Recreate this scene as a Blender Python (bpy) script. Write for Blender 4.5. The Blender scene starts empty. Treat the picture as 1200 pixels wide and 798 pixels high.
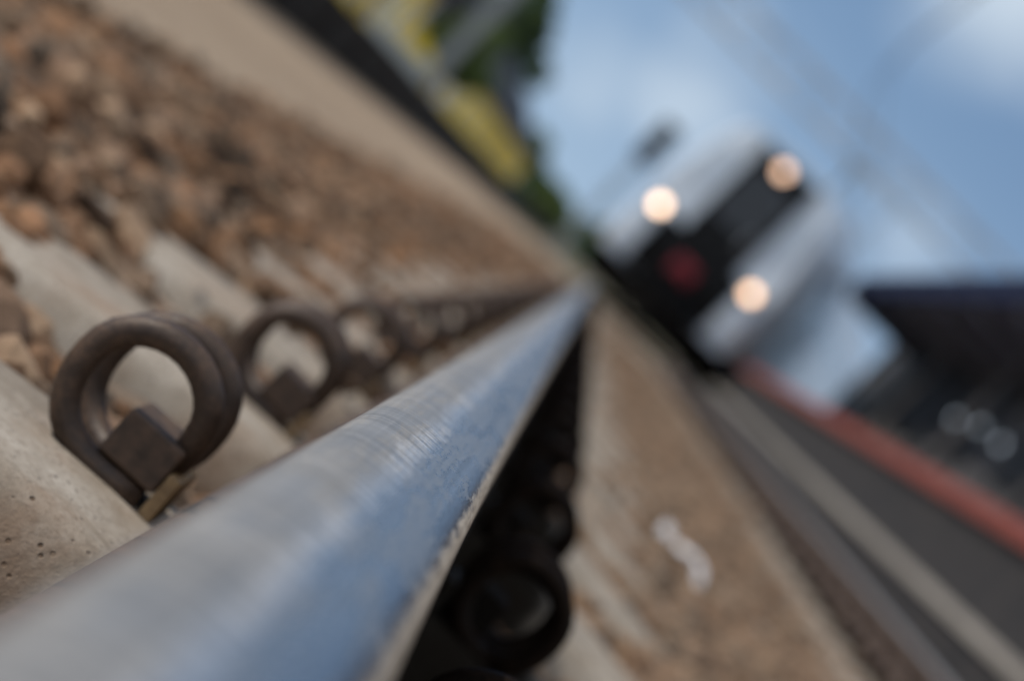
import bpy, bmesh, math, random
import numpy as np
from mathutils import Vector, Matrix

random.seed(7)
rng = np.random.default_rng(11)
scene = bpy.context.scene
C = scene.collection

# ------------------------------------------------------------------ camera
F = 2833.0                       # focal length in photo pixels (1200 wide)
VPX, VPY = 700.0, 326.0          # where the rail runs to
H = 0.1                          # eye height above the rail head
t_ = Vector((VPX - 600, 399 - VPY, -F)).normalized()
z_ = Vector((1, 1, 0)); z_ = (z_ - t_ * z_.dot(t_)).normalized()
x_ = t_.cross(z_)
ROT = Matrix((x_, t_, z_))
cam_d = bpy.data.cameras.new('camera')
cam = bpy.data.objects.new('camera', cam_d); C.objects.link(cam)
cam.matrix_world = Matrix.Translation((0, 0, H)) @ ROT.to_4x4()
cam_d.sensor_width = 36; cam_d.sensor_fit = 'HORIZONTAL'
cam_d.lens = F / 1200 * 36
cam_d.clip_start = 0.02; cam_d.clip_end = 6000
cam_d.dof.use_dof = True
cam_d.dof.focus_distance = 1.03
cam_d.dof.aperture_fstop = 5.75
scene.camera = cam
RI = np.array(ROT.transposed())


def project(P):
    d = (np.asarray(P, float) - np.array((0, 0, H))) @ RI.T
    dz = np.maximum(-d[:, 2], 1e-6)
    return 600 + F * d[:, 0] / dz, 399 - F * d[:, 1] / dz


# ------------------------------------------------------------------ node helpers
def new_mat(name):
    m = bpy.data.materials.new(name); m.use_nodes = True
    nt = m.node_tree; nt.nodes.clear()
    out = nt.nodes.new('ShaderNodeOutputMaterial')
    b = nt.nodes.new('ShaderNodeBsdfPrincipled')
    nt.links.new(b.outputs[0], out.inputs[0])
    return m, nt, b


class NT:
    """tiny wrapper to write node maths shortly"""
    def __init__(s, nt): s.nt = nt; s.tc = None
    def n(s, t, **k):
        nd = s.nt.nodes.new(t)
        for a, v in k.items(): setattr(nd, a, v)
        return nd
    def l(s, a, b): s.nt.links.new(a, b)
    def coord(s, scale=(1, 1, 1), kind='Object'):
        if s.tc is None: s.tc = s.n('ShaderNodeTexCoord')
        mp = s.n('ShaderNodeMapping'); mp.inputs['Scale'].default_value = scale
        s.l(s.tc.outputs[kind], mp.inputs['Vector']); return mp.outputs[0]
    def xyz(s, v):
        q = s.n('ShaderNodeSeparateXYZ'); s.l(v, q.inputs[0]); return q.outputs
    def noise(s, v, sc, det=4, rough=0.55, dist=0.0):
        q = s.n('ShaderNodeTexNoise'); s.l(v, q.inputs['Vector'])
        q.inputs['Scale'].default_value = sc; q.inputs['Detail'].default_value = det
        q.inputs['Roughness'].default_value = rough; q.inputs['Distortion'].default_value = dist
        return q.outputs['Fac']
    def voro(s, v, sc):
        q = s.n('ShaderNodeTexVoronoi'); s.l(v, q.inputs['Vector']); q.inputs['Scale'].default_value = sc
        return q
    def ramp(s, f, stops):
        q = s.n('ShaderNodeValToRGB'); s.l(f, q.inputs[0]); e = q.color_ramp.elements
        while len(e) > 1: e.remove(e[-1])
        for i, (p, c) in enumerate(stops):
            if isinstance(c, (int, float)): c = (c, c, c)
            el = e[0] if i == 0 else e.new(p)
            el.position = p; el.color = (*c, 1)
        return q.outputs[0]
    def mix(s, f, a, b, mode='MIX'):
        q = s.n('ShaderNodeMix', data_type='RGBA', blend_type=mode)
        for sock, v in ((q.inputs[0], f), (q.inputs[6], a), (q.inputs[7], b)):
            if isinstance(v, (int, float)): sock.default_value = v if sock == q.inputs[0] else (v, v, v, 1)
            elif isinstance(v, tuple): sock.default_value = (*v, 1)
            else: s.l(v, sock)
        return q.outputs[2]
    def m(s, op, a, b=0.0, c=0.0):
        q = s.n('ShaderNodeMath', operation=op)
        for sock, v in zip(q.inputs, (a, b, c)):
            if isinstance(v, (int, float)): sock.default_value = v
            else: s.l(v, sock)
        return q.outputs[0]
    def step(s, v, a, b, o0=0.0, o1=1.0):
        q = s.n('ShaderNodeMapRange', interpolation_type='SMOOTHSTEP'); s.l(v, q.inputs[0])
        for i, k in enumerate((a, b, o0, o1)): q.inputs[i + 1].default_value = k
        return q.outputs[0]
    def bump(s, h, st, dist):
        q = s.n('ShaderNodeBump'); q.inputs['Strength'].default_value = st
        q.inputs['Distance'].default_value = dist; s.l(h, q.inputs['Height']); return q.outputs[0]


def mat_basic(name, c0, c1, rough=0.7, metal=0.0, sc=6.0, bump=0.0, bd=0.01, spec=0.4, stretch=(1, 1, 1)):
    m, nt, b = new_mat(name); k = NT(nt)
    v = k.coord(stretch)
    f = k.noise(v, sc, 6, 0.6)
    k.l(k.ramp(f, [(0.32, c0), (0.68, c1)]), b.inputs['Base Color'])
    k.l(k.step(f, 0.3, 0.7, max(rough - 0.1, 0.02), min(rough + 0.1, 1)), b.inputs['Roughness'])
    b.inputs['Metallic'].default_value = metal
    b.inputs['Specular IOR Level'].default_value = spec
    if bump:
        k.l(k.bump(k.noise(v, sc * 6, 5, 0.65), bump, bd), b.inputs['Normal'])
    return m


def mat_emit(name, col, st):
    m, nt, b = new_mat(name)
    b.inputs['Base Color'].default_value = (0.8, 0.8, 0.8, 1)
    b.inputs['Emission Color'].default_value = (*col, 1)
    b.inputs['Emission Strength'].default_value = st
    b.inputs['Roughness'].default_value = 0.2
    k = NT(nt)      # bright filament spot, dimmer rim
    g = k.coord((1, 1, 1), 'Generated')
    k.l(k.step(k.noise(g, 3, 2), 0.2, 0.8, st * 0.85, st * 1.15), b.inputs['Emission Strength'])
    return m


# --- rail: polished running band on top, rust below
def mat_rail():
    m, nt, b = new_mat('rail_steel'); k = NT(nt)
    o = k.coord(); X, Y, Z = k.xyz(o)
    wob = k.noise(k.coord((1, 5, 1)), 1.0, 3)
    wobx = k.m('MULTIPLY_ADD', wob, 0.006, -0.003)
    xw = k.m('ADD', X, wobx)
    fine = k.noise(k.coord((16, 130, 40)), 1.0, 3, 0.6)          # cross brushing, lines across the head
    fine2 = k.noise(k.coord((260, 40, 260)), 1.0, 4, 0.7)
    lng = k.noise(k.coord((420, 2.5, 200)), 1.0, 4, 0.65)           # long streaks
    pit = k.noise(k.coord((480, 62, 480)), 1.0, 4, 0.75)
    blot = k.noise(k.coord((55, 7, 55)), 1.0, 4, 0.6)
    # crown (left, dull brushed) against running band (right, smooth)
    ragged = k.m('MULTIPLY_ADD', fine2, 0.012, -0.006)
    run = k.step(k.m('ADD', xw, ragged), -0.013, 0.004)
    edge = k.step(k.m('ADD', X, k.m('MULTIPLY_ADD', fine2, 0.009, -0.0045)), 0.0230, 0.0290)
    dull = k.ramp(k.m('MULTIPLY_ADD', fine, 0.7, k.m('MULTIPLY', lng, 0.3)),
                  [(0.34, (0.21, 0.198, 0.18)), (0.5, (0.30, 0.285, 0.262)), (0.66, (0.42, 0.40, 0.37))])
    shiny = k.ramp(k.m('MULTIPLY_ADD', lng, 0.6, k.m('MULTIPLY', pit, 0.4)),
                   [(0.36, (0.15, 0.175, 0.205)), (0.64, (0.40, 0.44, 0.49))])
    spot = k.step(k.m('MULTIPLY', pit, k.step(blot, 0.34, 0.54)), 0.34, 0.54)
    shiny = k.mix(k.m('MULTIPLY', spot, 0.8), shiny, (0.50, 0.48, 0.45))
    top = k.mix(run, dull, shiny)
    glint = k.m('MULTIPLY', k.step(k.m('ADD', xw, k.m('MULTIPLY', ragged, 1.3)), -0.014, -0.005), k.step(k.m('ADD', xw, k.m('MULTIPLY', ragged, 1.3)), 0.002, -0.003))
    top = k.mix(k.m('MULTIPLY', glint, k.step(fine, 0.40, 0.62, 0.05, 0.75)), top, (0.80, 0.80, 0.80))  # bright glint along the crown painted into the steel colour
    tan = k.ramp(fine2, [(0.3, (0.24, 0.18, 0.12)), (0.5, (0.48, 0.385, 0.28)), (0.7, (0.68, 0.58, 0.45))])
    top = k.mix(edge, top, tan)
    rust = k.ramp(k.noise(k.coord((25, 25, 25)), 1.0, 6, 0.7), [(0.3, (0.035, 0.024, 0.018)), (0.7, (0.12, 0.075, 0.05))])
    rust = k.mix(k.m('MULTIPLY', k.step(X, 0.0, 0.02), k.step(Z, -0.03, -0.05)), rust, (0.016, 0.012, 0.010))  # right flank under the head painted near-black as shade
    low = k.step(Z, -0.008, -0.014)
    leftrust = k.step(k.m('ADD', X, k.m('MULTIPLY_ADD', fine2, 0.01, -0.005)), -0.0315, -0.0345)
    low2 = k.m('MAXIMUM', low, k.m('MULTIPLY', leftrust, 0.9))
    k.l(k.mix(low2, top, rust), b.inputs['Base Color'])
    r = k.m('MULTIPLY_ADD', run, -0.20, 0.44)
    r = k.m('MULTIPLY_ADD', fine2, 0.16, k.m('SUBTRACT', r, 0.08))
    r = k.m('MULTIPLY_ADD', spot, 0.15, r)
    r = k.m('MAXIMUM', r, k.m('MULTIPLY', low2, 0.75))
    r = k.m('MAXIMUM', r, k.m('MULTIPLY', edge, 0.6))
    k.l(r, b.inputs['Roughness'])
    k.l(k.m('MULTIPLY', k.m('MULTIPLY_ADD', k.m('MAXIMUM', low2, k.m('MULTIPLY', edge, 0.75)), -0.95, 0.97), k.m('MULTIPLY_ADD', run, 0.42, 0.56)), b.inputs['Metallic'])
    hgt = k.m('MULTIPLY_ADD', fine, k.m('MULTIPLY_ADD', run, -0.7, 1.0), k.m('MULTIPLY', pit, k.m('MULTIPLY_ADD', blot, 0.9, 0.1)))
    k.l(k.bump(hgt, 0.5, 0.0007), b.inputs['Normal'])
    return m


def mat_concrete():
    m, nt, b = new_mat('sleeper_concrete'); k = NT(nt)
    v = k.coord()
    big = k.noise(v, 5, 5, 0.6); mid = k.noise(v, 40, 6, 0.7); fin = k.noise(v, 260, 4, 0.7)
    col = k.ramp(k.m('MULTIPLY_ADD', big, 0.55, k.m('MULTIPLY', mid, 0.45)),
                 [(0.32, (0.16, 0.125, 0.09)), (0.48, (0.305, 0.265, 0.215)), (0.68, (0.46, 0.42, 0.365))])
    vo = k.voro(v, 130).outputs['Distance']
    pits = k.m('MULTIPLY', k.step(vo, 0.22, 0.10), k.step(mid, 0.44, 0.58))
    col = k.mix(pits, col, (0.06, 0.05, 0.042))
    col = k.mix(k.step(fin, 0.45, 0.70, 0.0, 0.7), col, (0.19, 0.16, 0.13))
    ru = k.m('MULTIPLY', k.step(k.noise(v, 9, 4), 0.5, 0.72), 0.55)
    col = k.mix(ru, col, (0.24, 0.145, 0.085))
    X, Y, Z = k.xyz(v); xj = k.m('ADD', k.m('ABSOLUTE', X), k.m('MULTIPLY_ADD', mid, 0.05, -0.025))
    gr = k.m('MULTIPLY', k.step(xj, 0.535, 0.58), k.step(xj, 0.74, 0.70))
    col = k.mix(k.m('MULTIPLY', gr, 0.97), col, (0.006, 0.005, 0.004))  # rail's shadow strip painted near-black into the concrete, mirrored at the second rail
    k.l(col, b.inputs['Base Color']); b.inputs['Roughness'].default_value = 0.88
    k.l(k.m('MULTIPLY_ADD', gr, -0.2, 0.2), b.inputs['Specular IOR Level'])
    h = k.m('MULTIPLY_ADD', mid, 0.6, k.m('MULTIPLY_ADD', fin, 0.3, k.m('MULTIPLY', pits, -0.7)))
    k.l(k.bump(h, 0.7, 0.003), b.inputs['Normal'])
    return m


def mat_clip(name='clip_steel', g=1.0):
    m, nt, b = new_mat(name); k = NT(nt)
    v = k.coord()
    a = k.noise(v, 60, 6, 0.65); c = k.noise(v, 320, 4, 0.7)
    col = k.ramp(k.m('MULTIPLY_ADD', a, 0.6, k.m('MULTIPLY', c, 0.4)),
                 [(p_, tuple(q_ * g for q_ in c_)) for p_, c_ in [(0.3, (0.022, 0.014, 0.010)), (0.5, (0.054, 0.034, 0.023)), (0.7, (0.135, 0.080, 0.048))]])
    k.l(col, b.inputs['Base Color'])
    b.inputs['Metallic'].default_value = 0.1 if g == 1.0 else 0.0
    b.inputs['Specular IOR Level'].default_value = 0.45 if g == 1.0 else 0.04
    k.l(k.step(a, 0.3, 0.7, 0.42, 0.62), b.inputs['Roughness'])
    k.l(k.bump(c, 0.35, 0.0012), b.inputs['Normal'])
    return m


def mat_stone():
    m, nt, b = new_mat('ballast_stone'); k = NT(nt)
    at = k.n('ShaderNodeAttribute', attribute_name='tone'); v = k.coord()
    n1 = k.noise(v, 45, 5, 0.65); n2 = k.noise(v, 220, 3, 0.7)
    f = k.m('MULTIPLY_ADD', n1, 0.7, k.m('MULTIPLY', n2, 0.3))
    col = k.mix(1.0, at.outputs['Color'], k.ramp(f, [(0.28, (0.55, 0.5, 0.46)), (0.7, (1.3, 1.28, 1.25))]), 'MULTIPLY')
    k.l(col, b.inputs['Base Color']); b.inputs['Roughness'].default_value = 0.9
    b.inputs['Specular IOR Level'].default_value = 0.2
    k.l(k.bump(f, 0.6, 0.004), b.inputs['Normal'])
    return m


def mat_bed():
    m, nt, b = new_mat('ballast_bed'); k = NT(nt)
    v = k.coord()
    vo = k.voro(v, 24); vc = k.xyz(vo.outputs['Color'])[0]
    n = k.noise(v, 1.7, 5, 0.6)
    f = k.m('MULTIPLY_ADD', vc, 0.5, k.m('MULTIPLY', n, 0.5))
    col = k.ramp(f, [(0.2, (0.06, 0.040, 0.028)), (0.45, (0.17, 0.115, 0.078)), (0.65, (0.26, 0.19, 0.135)), (0.85, (0.35, 0.28, 0.215))])
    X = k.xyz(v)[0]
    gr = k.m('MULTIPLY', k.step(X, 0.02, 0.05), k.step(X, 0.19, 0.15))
    col = k.mix(k.m('MULTIPLY', gr, 0.95), col, (0.008, 0.006, 0.005))  # same shadow strip painted into the bed colour
    k.l(col, b.inputs['Base Color']); b.inputs['Roughness'].default_value = 0.95
    k.l(k.bump(k.m('SUBTRACT', 0.6, vo.outputs['Distance']), 0.9, 0.03), b.inputs['Normal'])
    return m


def mat_path():
    m, nt, b = new_mat('path_gravel'); k = NT(nt)
    v = k.coord()
    n = k.noise(v, 1.3, 5, 0.6); g = k.noise(v, 45, 6, 0.75)
    col = k.ramp(k.m('MULTIPLY_ADD', n, 0.5, k.m('MULTIPLY', g, 0.5)),
                 [(0.3, (0.21, 0.145, 0.09)), (0.5, (0.35, 0.262, 0.178)), (0.7, (0.44, 0.35, 0.25))])
    k.l(col, b.inputs['Base Color']); b.inputs['Roughness'].default_value = 0.95
    k.l(k.bump(g, 0.8, 0.02), b.inputs['Normal'])
    return m


def mat_leaf(name, c0, c1):
    m, nt, b = new_mat(name); k = NT(nt)
    v = k.coord()
    k.l(k.ramp(k.noise(v, 0.8, 4), [(0.35, c0), (0.65, c1)]), b.inputs['Base Color'])
    b.inputs['Roughness'].default_value = 0.6
    tr = k.n('ShaderNodeBsdfTranslucent'); tr.inputs[0].default_value = (c1[0] * 1.6, c1[1] * 1.6, c1[2], 1)
    mx = k.n('ShaderNodeMixShader'); mx.inputs[0].default_value = 0.25
    k.l(b.outputs[0], mx.inputs[1]); k.l(tr.outputs[0], mx.inputs[2])
    k.l(mx.outputs[0], [n for n in nt.nodes if n.type == 'OUTPUT_MATERIAL'][0].inputs[0])
    return m


def mat_glass(name, c, rough=0.05):
    m, nt, b = new_mat(name); k = NT(nt)
    v = k.coord()
    k.l(k.ramp(k.noise(v, 1.2, 3), [(0.3, c), (0.7, tuple(q * 1.25 for q in c))]), b.inputs['Base Color'])
    b.inputs['Roughness'].default_value = rough; b.inputs['Specular IOR Level'].default_value = 0.6
    return m


def mat_train():
    m, nt, b = new_mat('train_paint'); k = NT(nt)
    v = k.coord(); X, Y, Z = k.xyz(v)
    n = k.noise(v, 1.4, 5, 0.6)
    grime = k.noise(k.coord((6, 6, 0.8)), 1.0, 5, 0.7)
    c = k.ramp(n, [(0.3, (0.60, 0.69, 0.79)), (0.7, (0.70, 0.79, 0.88))])
    c = k.mix(k.step(Z, 3.3, 3.6), c, (0.34, 0.43, 0.53))
    c = k.mix(k.m('MULTIPLY', k.step(grime, 0.5, 0.8), 0.3), c, (0.36, 0.34, 0.32))
    k.l(c, b.inputs['Base Color']); b.inputs['Roughness'].default_value = 0.35
    return m


M = dict(
    rail=mat_rail(), concrete=mat_concrete(), clip=mat_clip(), clipshade=mat_clip('clip_shaded', 0.14),  # second clip steel is a shaded copy, shadow put into its colour
    nylonshade=mat_basic('insulator_shaded', (0.012, 0.009, 0.006), (0.035, 0.025, 0.015), 0.6, 0, 60, 0.3, 0.001),
    blockshade=mat_basic('block_shaded', (0.006, 0.005, 0.004), (0.014, 0.011, 0.009), 0.9, 0, 60, 0.3, 0.001, spec=0.04), stone=mat_stone(), bed=mat_bed(), path=mat_path(),
    clipdark=mat_basic('block_iron', (0.045, 0.030, 0.021), (0.125, 0.080, 0.054), 0.7, 0.0, 90, 0.4, 0.001),
    tan=mat_basic('insulator_nylon', (0.17, 0.105, 0.05), (0.44, 0.295, 0.145), 0.6, 0, 60, 0.3, 0.001),
    ground=mat_basic('ground_earth', (0.07, 0.075, 0.035), (0.17, 0.14, 0.09), 0.95, 0, 0.35, 0.6, 0.08),
    white=mat_train(),
    roofgrey=mat_basic('train_roof', (0.34, 0.37, 0.41), (0.46, 0.49, 0.53), 0.6, 0, 1.5),
    black=mat_basic('black_paint', (0.004, 0.005, 0.006), (0.010, 0.011, 0.013), 0.6, 0, 3, spec=0.12),
    under=mat_basic('underframe', (0.003, 0.003, 0.003), (0.010, 0.009, 0.008), 0.9, 0, 5, spec=0.05),
    beige=mat_basic('beige_paint', (0.34, 0.30, 0.25), (0.46, 0.41, 0.35), 0.55, 0, 3),
    red=mat_basic('red_paint', (0.10, 0.005, 0.012), (0.28, 0.02, 0.035), 0.5, 0, 3),
    glassd=mat_glass('dark_glass', (0.008, 0.011, 0.015), 0.25),
    glassb=mat_glass('blue_glass', (0.42, 0.50, 0.58), 0.2),
    chrome=mat_basic('light_rim', (0.5, 0.5, 0.5), (0.7, 0.7, 0.7), 0.3, 0.8, 5),
    lampw=mat_emit('headlight_glow', (1.0, 0.66, 0.42), 6.2), lampr=mat_emit('right_light_glow', (1.0, 0.60, 0.33), 4.8),
    lampd=mat_emit('top_light_glow', (1.0, 0.58, 0.34), 3.0),
    walllamp=mat_emit('wall_lamp_glow', (0.75, 0.88, 1.0), 1.0),
    coping=mat_basic('coping_red', (0.18, 0.038, 0.027), (0.30, 0.078, 0.053), 0.8, 0, 4, 0.4, 0.01),
    platwall=mat_basic('platform_wall', (0.014, 0.013, 0.013), (0.038, 0.034, 0.033), 0.9, 0, 2.5, 0.5, 0.02),
    ledge=mat_basic('footing_concrete', (0.22, 0.20, 0.175), (0.36, 0.335, 0.295), 0.9, 0, 3, 0.5, 0.01),
    paving=mat_basic('platform_paving', (0.2, 0.19, 0.18), (0.3, 0.28, 0.26), 0.9, 0, 2),
    navy=mat_basic('canopy_navy', (0.035, 0.045, 0.11), (0.07, 0.085, 0.18), 0.6, 0, 3),
    fascia=mat_basic('canopy_fascia', (0.009, 0.013, 0.034), (0.016, 0.022, 0.055), 0.8, 0, 3, spec=0.1),
    rafter=mat_basic('rafter_grey', (0.10, 0.11, 0.14), (0.16, 0.17, 0.2), 0.7, 0, 3),
    charcoal=mat_basic('station_wall', (0.050, 0.048, 0.048), (0.10, 0.095, 0.095), 0.75, 0, 1.3, 0.3, 0.02),
    darkwall=mat_basic('dark_timber', (0.004, 0.0035, 0.003), (0.013, 0.0105, 0.0085), 0.9, 0, 3, 0.6, 0.02, stretch=(1, 0.2, 3)),
    yellow=mat_basic('yellow_render', (0.86, 0.60, 0.05), (0.95, 0.70, 0.10), 0.85, 0, 0.6, 0.2, 0.02),
    trim=mat_basic('white_trim', (0.74, 0.72, 0.68), (0.84, 0.82, 0.78), 0.8, 0, 2),
    slate=mat_basic('slate_roof', (0.016, 0.017, 0.020), (0.04, 0.041, 0.045), 0.8, 0, 1.5, 0.4, 0.04, stretch=(1, 1, 4)),
    cabinet=mat_basic('cabinet_grey', (0.42, 0.45, 0.43), (0.58, 0.60, 0.58), 0.6, 0, 3),
    galv=mat_basic('galvanised', (0.20, 0.215, 0.22), (0.33, 0.345, 0.35), 0.55, 0.4, 5),
    pale=mat_basic('pale_steel', (0.42, 0.44, 0.46), (0.55, 0.57, 0.58), 0.5, 0.2, 5),
    rustred=mat_basic('oxide_paint', (0.14, 0.05, 0.035), (0.22, 0.09, 0.06), 0.8, 0, 6),
    signal=mat_basic('signal_black', (0.015, 0.016, 0.02), (0.035, 0.037, 0.042), 0.7, 0, 5),
    lensred=mat_basic('lens_red', (0.10, 0.004, 0.004), (0.16, 0.01, 0.01), 0.15, 0, 5),
    lensgreen=mat_basic('lens_green', (0.004, 0.06, 0.03), (0.01, 0.1, 0.05), 0.15, 0, 5),
    wire=mat_basic('wire_copper', (0.06, 0.055, 0.05), (0.12, 0.10, 0.09), 0.6, 0.6, 20),
    paper=mat_basic('paper_white', (0.74, 0.74, 0.75), (0.84, 0.84, 0.85), 0.8, 0, 30),
    bark=mat_basic('bark', (0.045, 0.033, 0.025), (0.11, 0.085, 0.065), 0.95, 0, 6, 0.7, 0.03, stretch=(1, 1, 0.3)),
    leafa=mat_leaf('leaf_deep', (0.022, 0.045, 0.012), (0.06, 0.105, 0.03)),
    leafb=mat_leaf('leaf_light', (0.05, 0.085, 0.02), (0.115, 0.165, 0.045)),
    charglass=mat_basic('dull_dark_glass', (0.010, 0.011, 0.013), (0.02, 0.021, 0.024), 0.5, 0, 3, spec=0.15),
    shadeglass=mat_glass('shed_glass', (0.03, 0.035, 0.04)),
    doorbrown=mat_basic('door_wood', (0.10, 0.05, 0.025), (0.16, 0.085, 0.045), 0.7, 0, 4, stretch=(1, 1, 0.2)),
)


# ------------------------------------------------------------------ mesh helpers
class MB:
    def __init__(s): s.v = []; s.f = []
    def add(s, vs, fs):
        o = len(s.v); s.v += [tuple(p) for p in vs]; s.f += [tuple(i + o for i in f) for f in fs]; return s
    def box(s, x0, x1, y0, y1, z0, z1):
        return s.add([(x0, y0, z0), (x1, y0, z0), (x1, y1, z0), (x0, y1, z0), (x0, y0, z1), (x1, y0, z1), (x1, y1, z1), (x0, y1, z1)],
                     [(0, 3, 2, 1), (4, 5, 6, 7), (0, 1, 5, 4), (1, 2, 6, 5), (2, 3, 7, 6), (3, 0, 4, 7)])
    def bar(s, a, b, r, n=6, r2=None):
        return s.tube([a, b], [r, r if r2 is None else r2], n)
    def tube(s, pts, r, n=10):
        pts = [Vector(p) for p in pts]; rs = r if isinstance(r, (list, tuple)) else [r] * len(pts)
        rings = []; up = None
        for i, p in enumerate(pts):
            d = (pts[min(i + 1, len(pts) - 1)] - pts[max(i - 1, 0)]).normalized()
            if up is None:
                up = Vector((0, 0, 1)) if abs(d.z) < 0.9 else Vector((1, 0, 0))
            a = (up - d * up.dot(d)).normalized(); up = a; bb = d.cross(a)
            rings.append([p + (a * math.cos(2 * math.pi * j / n) + bb * math.sin(2 * math.pi * j / n)) * rs[i] for j in range(n)])
        vs = [q for g in rings for q in g]; fs = []
        for i in range(len(rings) - 1):
            for j in range(n):
                fs.append((i * n + j, i * n + (j + 1) % n, (i + 1) * n + (j + 1) % n, (i + 1) * n + j))
        fs.append(tuple(range(n))[::-1]); fs.append(tuple((len(rings) - 1) * n + j for j in range(n)))
        return s.add(vs, fs)
    def loft(s, secs, caps=True):
        n = len(secs[0]); vs = [p for g in secs for p in g]; fs = []
        for i in range(len(secs) - 1):
            for j in range(n):
                fs.append((i * n + j, i * n + (j + 1) % n, (i + 1) * n + (j + 1) % n, (i + 1) * n + j))
        if caps:
            fs.append(tuple(range(n))[::-1]); fs.append(tuple((len(secs) - 1) * n + j for j in range(n)))
        return s.add(vs, fs)
    def disc(s, c, r, y0, y1, n=20):          # short cylinder along y
        return s.tube([(c[0], y0, c[1]), (c[0], y1, c[1])], r, n)
    def build(s, name, mat, parent=None, smooth=False, bevel=0.0, loc=None):
        me = bpy.data.meshes.new(name); me.from_pydata(s.v, [], s.f)
        bm = bmesh.new(); bm.from_mesh(me); bmesh.ops.recalc_face_normals(bm, faces=bm.faces); bm.to_mesh(me); bm.free()
        me.materials.append(mat)
        if smooth:
            me.polygons.foreach_set('use_smooth', [len(p.vertices) < 8 for p in me.polygons])
        o = bpy.data.objects.new(name, me); C.objects.link(o)
        if parent: o.parent = parent
        if loc: o.location = loc
        if bevel:
            b = o.modifiers.new('bevel', 'BEVEL'); b.width = bevel; b.segments = 3; b.limit_method = 'ANGLE'
        return o


def tag(o, label=None, cat=None, group=None, kind=None):
    if label: o['label'] = label
    if cat: o['category'] = cat
    if group: o['group'] = group
    if kind: o['kind'] = kind
    return o


def empty(name, loc, label, cat, group=None, rz=0.0):
    o = bpy.data.objects.new(name, None); C.objects.link(o); o.empty_display_size = 0.2
    o.location = loc; o.rotation_euler = (0, 0, rz)
    return tag(o, label, cat, group)


def copy_tree(o, parent=None):
    kids = list(o.children)
    c = o.copy(); C.objects.link(c); c.parent = parent
    for ch in kids: copy_tree(ch, c)
    return c


def curve_x(y):
    return 0.0 if y < 32 else (y - 32) ** 2 / 188.0


def curve_dir(y):
    return 0.0 if y < 32 else (y - 32) / 94.0


def sweep(profile, ys, xoff=0.0):
    """profile of (x, z), swept along the track"""
    secs = []
    for y in ys:
        a = math.atan(curve_dir(y)); cx = curve_x(y)
        secs.append([(cx + (xoff + p[0]) * math.cos(a), y - (xoff + p[0]) * math.sin(a), p[1]) for p in profile])
    return secs


YS_LONG = list(range(-2, 32, 2)) + [32 + 1.5 * i for i in range(0, 34)]

# ------------------------------------------------------------------ setting: ground, bed, path
ZG = -0.34
g = MB().add([(-2500, -300, ZG), (2500, -300, ZG), (2500, 4000, ZG), (-2500, 4000, ZG)], [(0, 1, 2, 3)])
tag(g.build('ground', M['ground']), kind='structure')
bedprof = [(-1.5, -0.335), (-1.02, -0.235), (-0.42, -0.205), (0.75, -0.215), (1.9, -0.205), (2.2, -0.22), (2.23, -0.335)]
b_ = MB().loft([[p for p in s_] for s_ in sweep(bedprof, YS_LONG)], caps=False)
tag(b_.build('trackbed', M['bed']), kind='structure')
pp = [(-3.52, -0.262), (-0.93, -0.250), (-0.90, -0.33), (-3.52, -0.33)]
tag(MB().loft(sweep(pp, YS_LONG)).build('path', M['path']), kind='structure')

# ------------------------------------------------------------------ rails
hw = 0.0352
prof_r = [(0, 0.0), (0.006, -0.00012), (0.011, -0.0005), (0.016, -0.0012), (0.021, -0.0024), (0.0255, -0.0042), (0.0295, -0.0070), (0.0325, -0.0108),
          (0.0345, -0.0155), (hw, -0.021), (hw, -0.034), (0.033, -0.0375), (0.024, -0.0415), (0.0125, -0.047), (0.0085, -0.055), (0.008, -0.080),
          (0.0085, -0.103), (0.012, -0.113), (0.025, -0.121), (0.045, -0.1275), (0.066, -0.134), (0.0695, -0.137), (0.070, -0.1480), (0.0685, -0.150)]
prof_l = [(-x, z) for x, z in prof_r[1:]]
RAILPROF = prof_r + prof_l[::-1]
rail_ys = [-2 + 0.5 * i for i in range(0, 68)] + [32 + 1.0 * i for i in range(1, 45)]
RX0, RX1 = 0.003, 1.508
o = MB().loft(sweep(RAILPROF, rail_ys)).build('rail', M['rail'], smooth=True); o.location.x = RX0
tag(o, 'polished steel rail running from the bottom corner into the distance, sharp in the middle', 'rail', 'rails of the track')
o2 = o.copy(); C.objects.link(o2); o2.location.x = RX1
tag(o2, 'dull blurred second rail of the track, on the platform side', 'rail', 'rails of the track')
o2.data = o.data

# ------------------------------------------------------------------ sleepers
SP, Y1 = 0.6, 1.262
XC = 0.755


def sleeper_mesh():
    # stations across the track: (x from centre, top z, half width of the top along the track)
    st = [(-1.23, -0.236, 0.078), (-1.205, -0.206, 0.094), (-1.13, -0.188, 0.104), (-1.0, -0.170, 0.109), (-0.90, -0.1565, 0.112), (-0.855, -0.1532, 0.112), (-0.62, -0.1532, 0.112),
          (-0.54, -0.1575, 0.111), (-0.40, -0.173, 0.106), (-0.22, -0.197, 0.098)]
    st = st + [(-x, z, w) for x, z, w in st[::-1]]
    secs = []
    for x, z, w in st:
        secs.append([(x, -w - 0.050, -0.33), (x, -w - 0.012, z - 0.030), (x, -w - 0.002, z - 0.008), (x, -w + 0.006, z - 0.0015), (x, -w + 0.014, z),
                     (x, w - 0.014, z), (x, w - 0.006, z - 0.0015), (x, w + 0.002, z - 0.008), (x, w + 0.012, z - 0.030), (x, w + 0.050, -0.33)])
    return MB().loft(secs)


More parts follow.
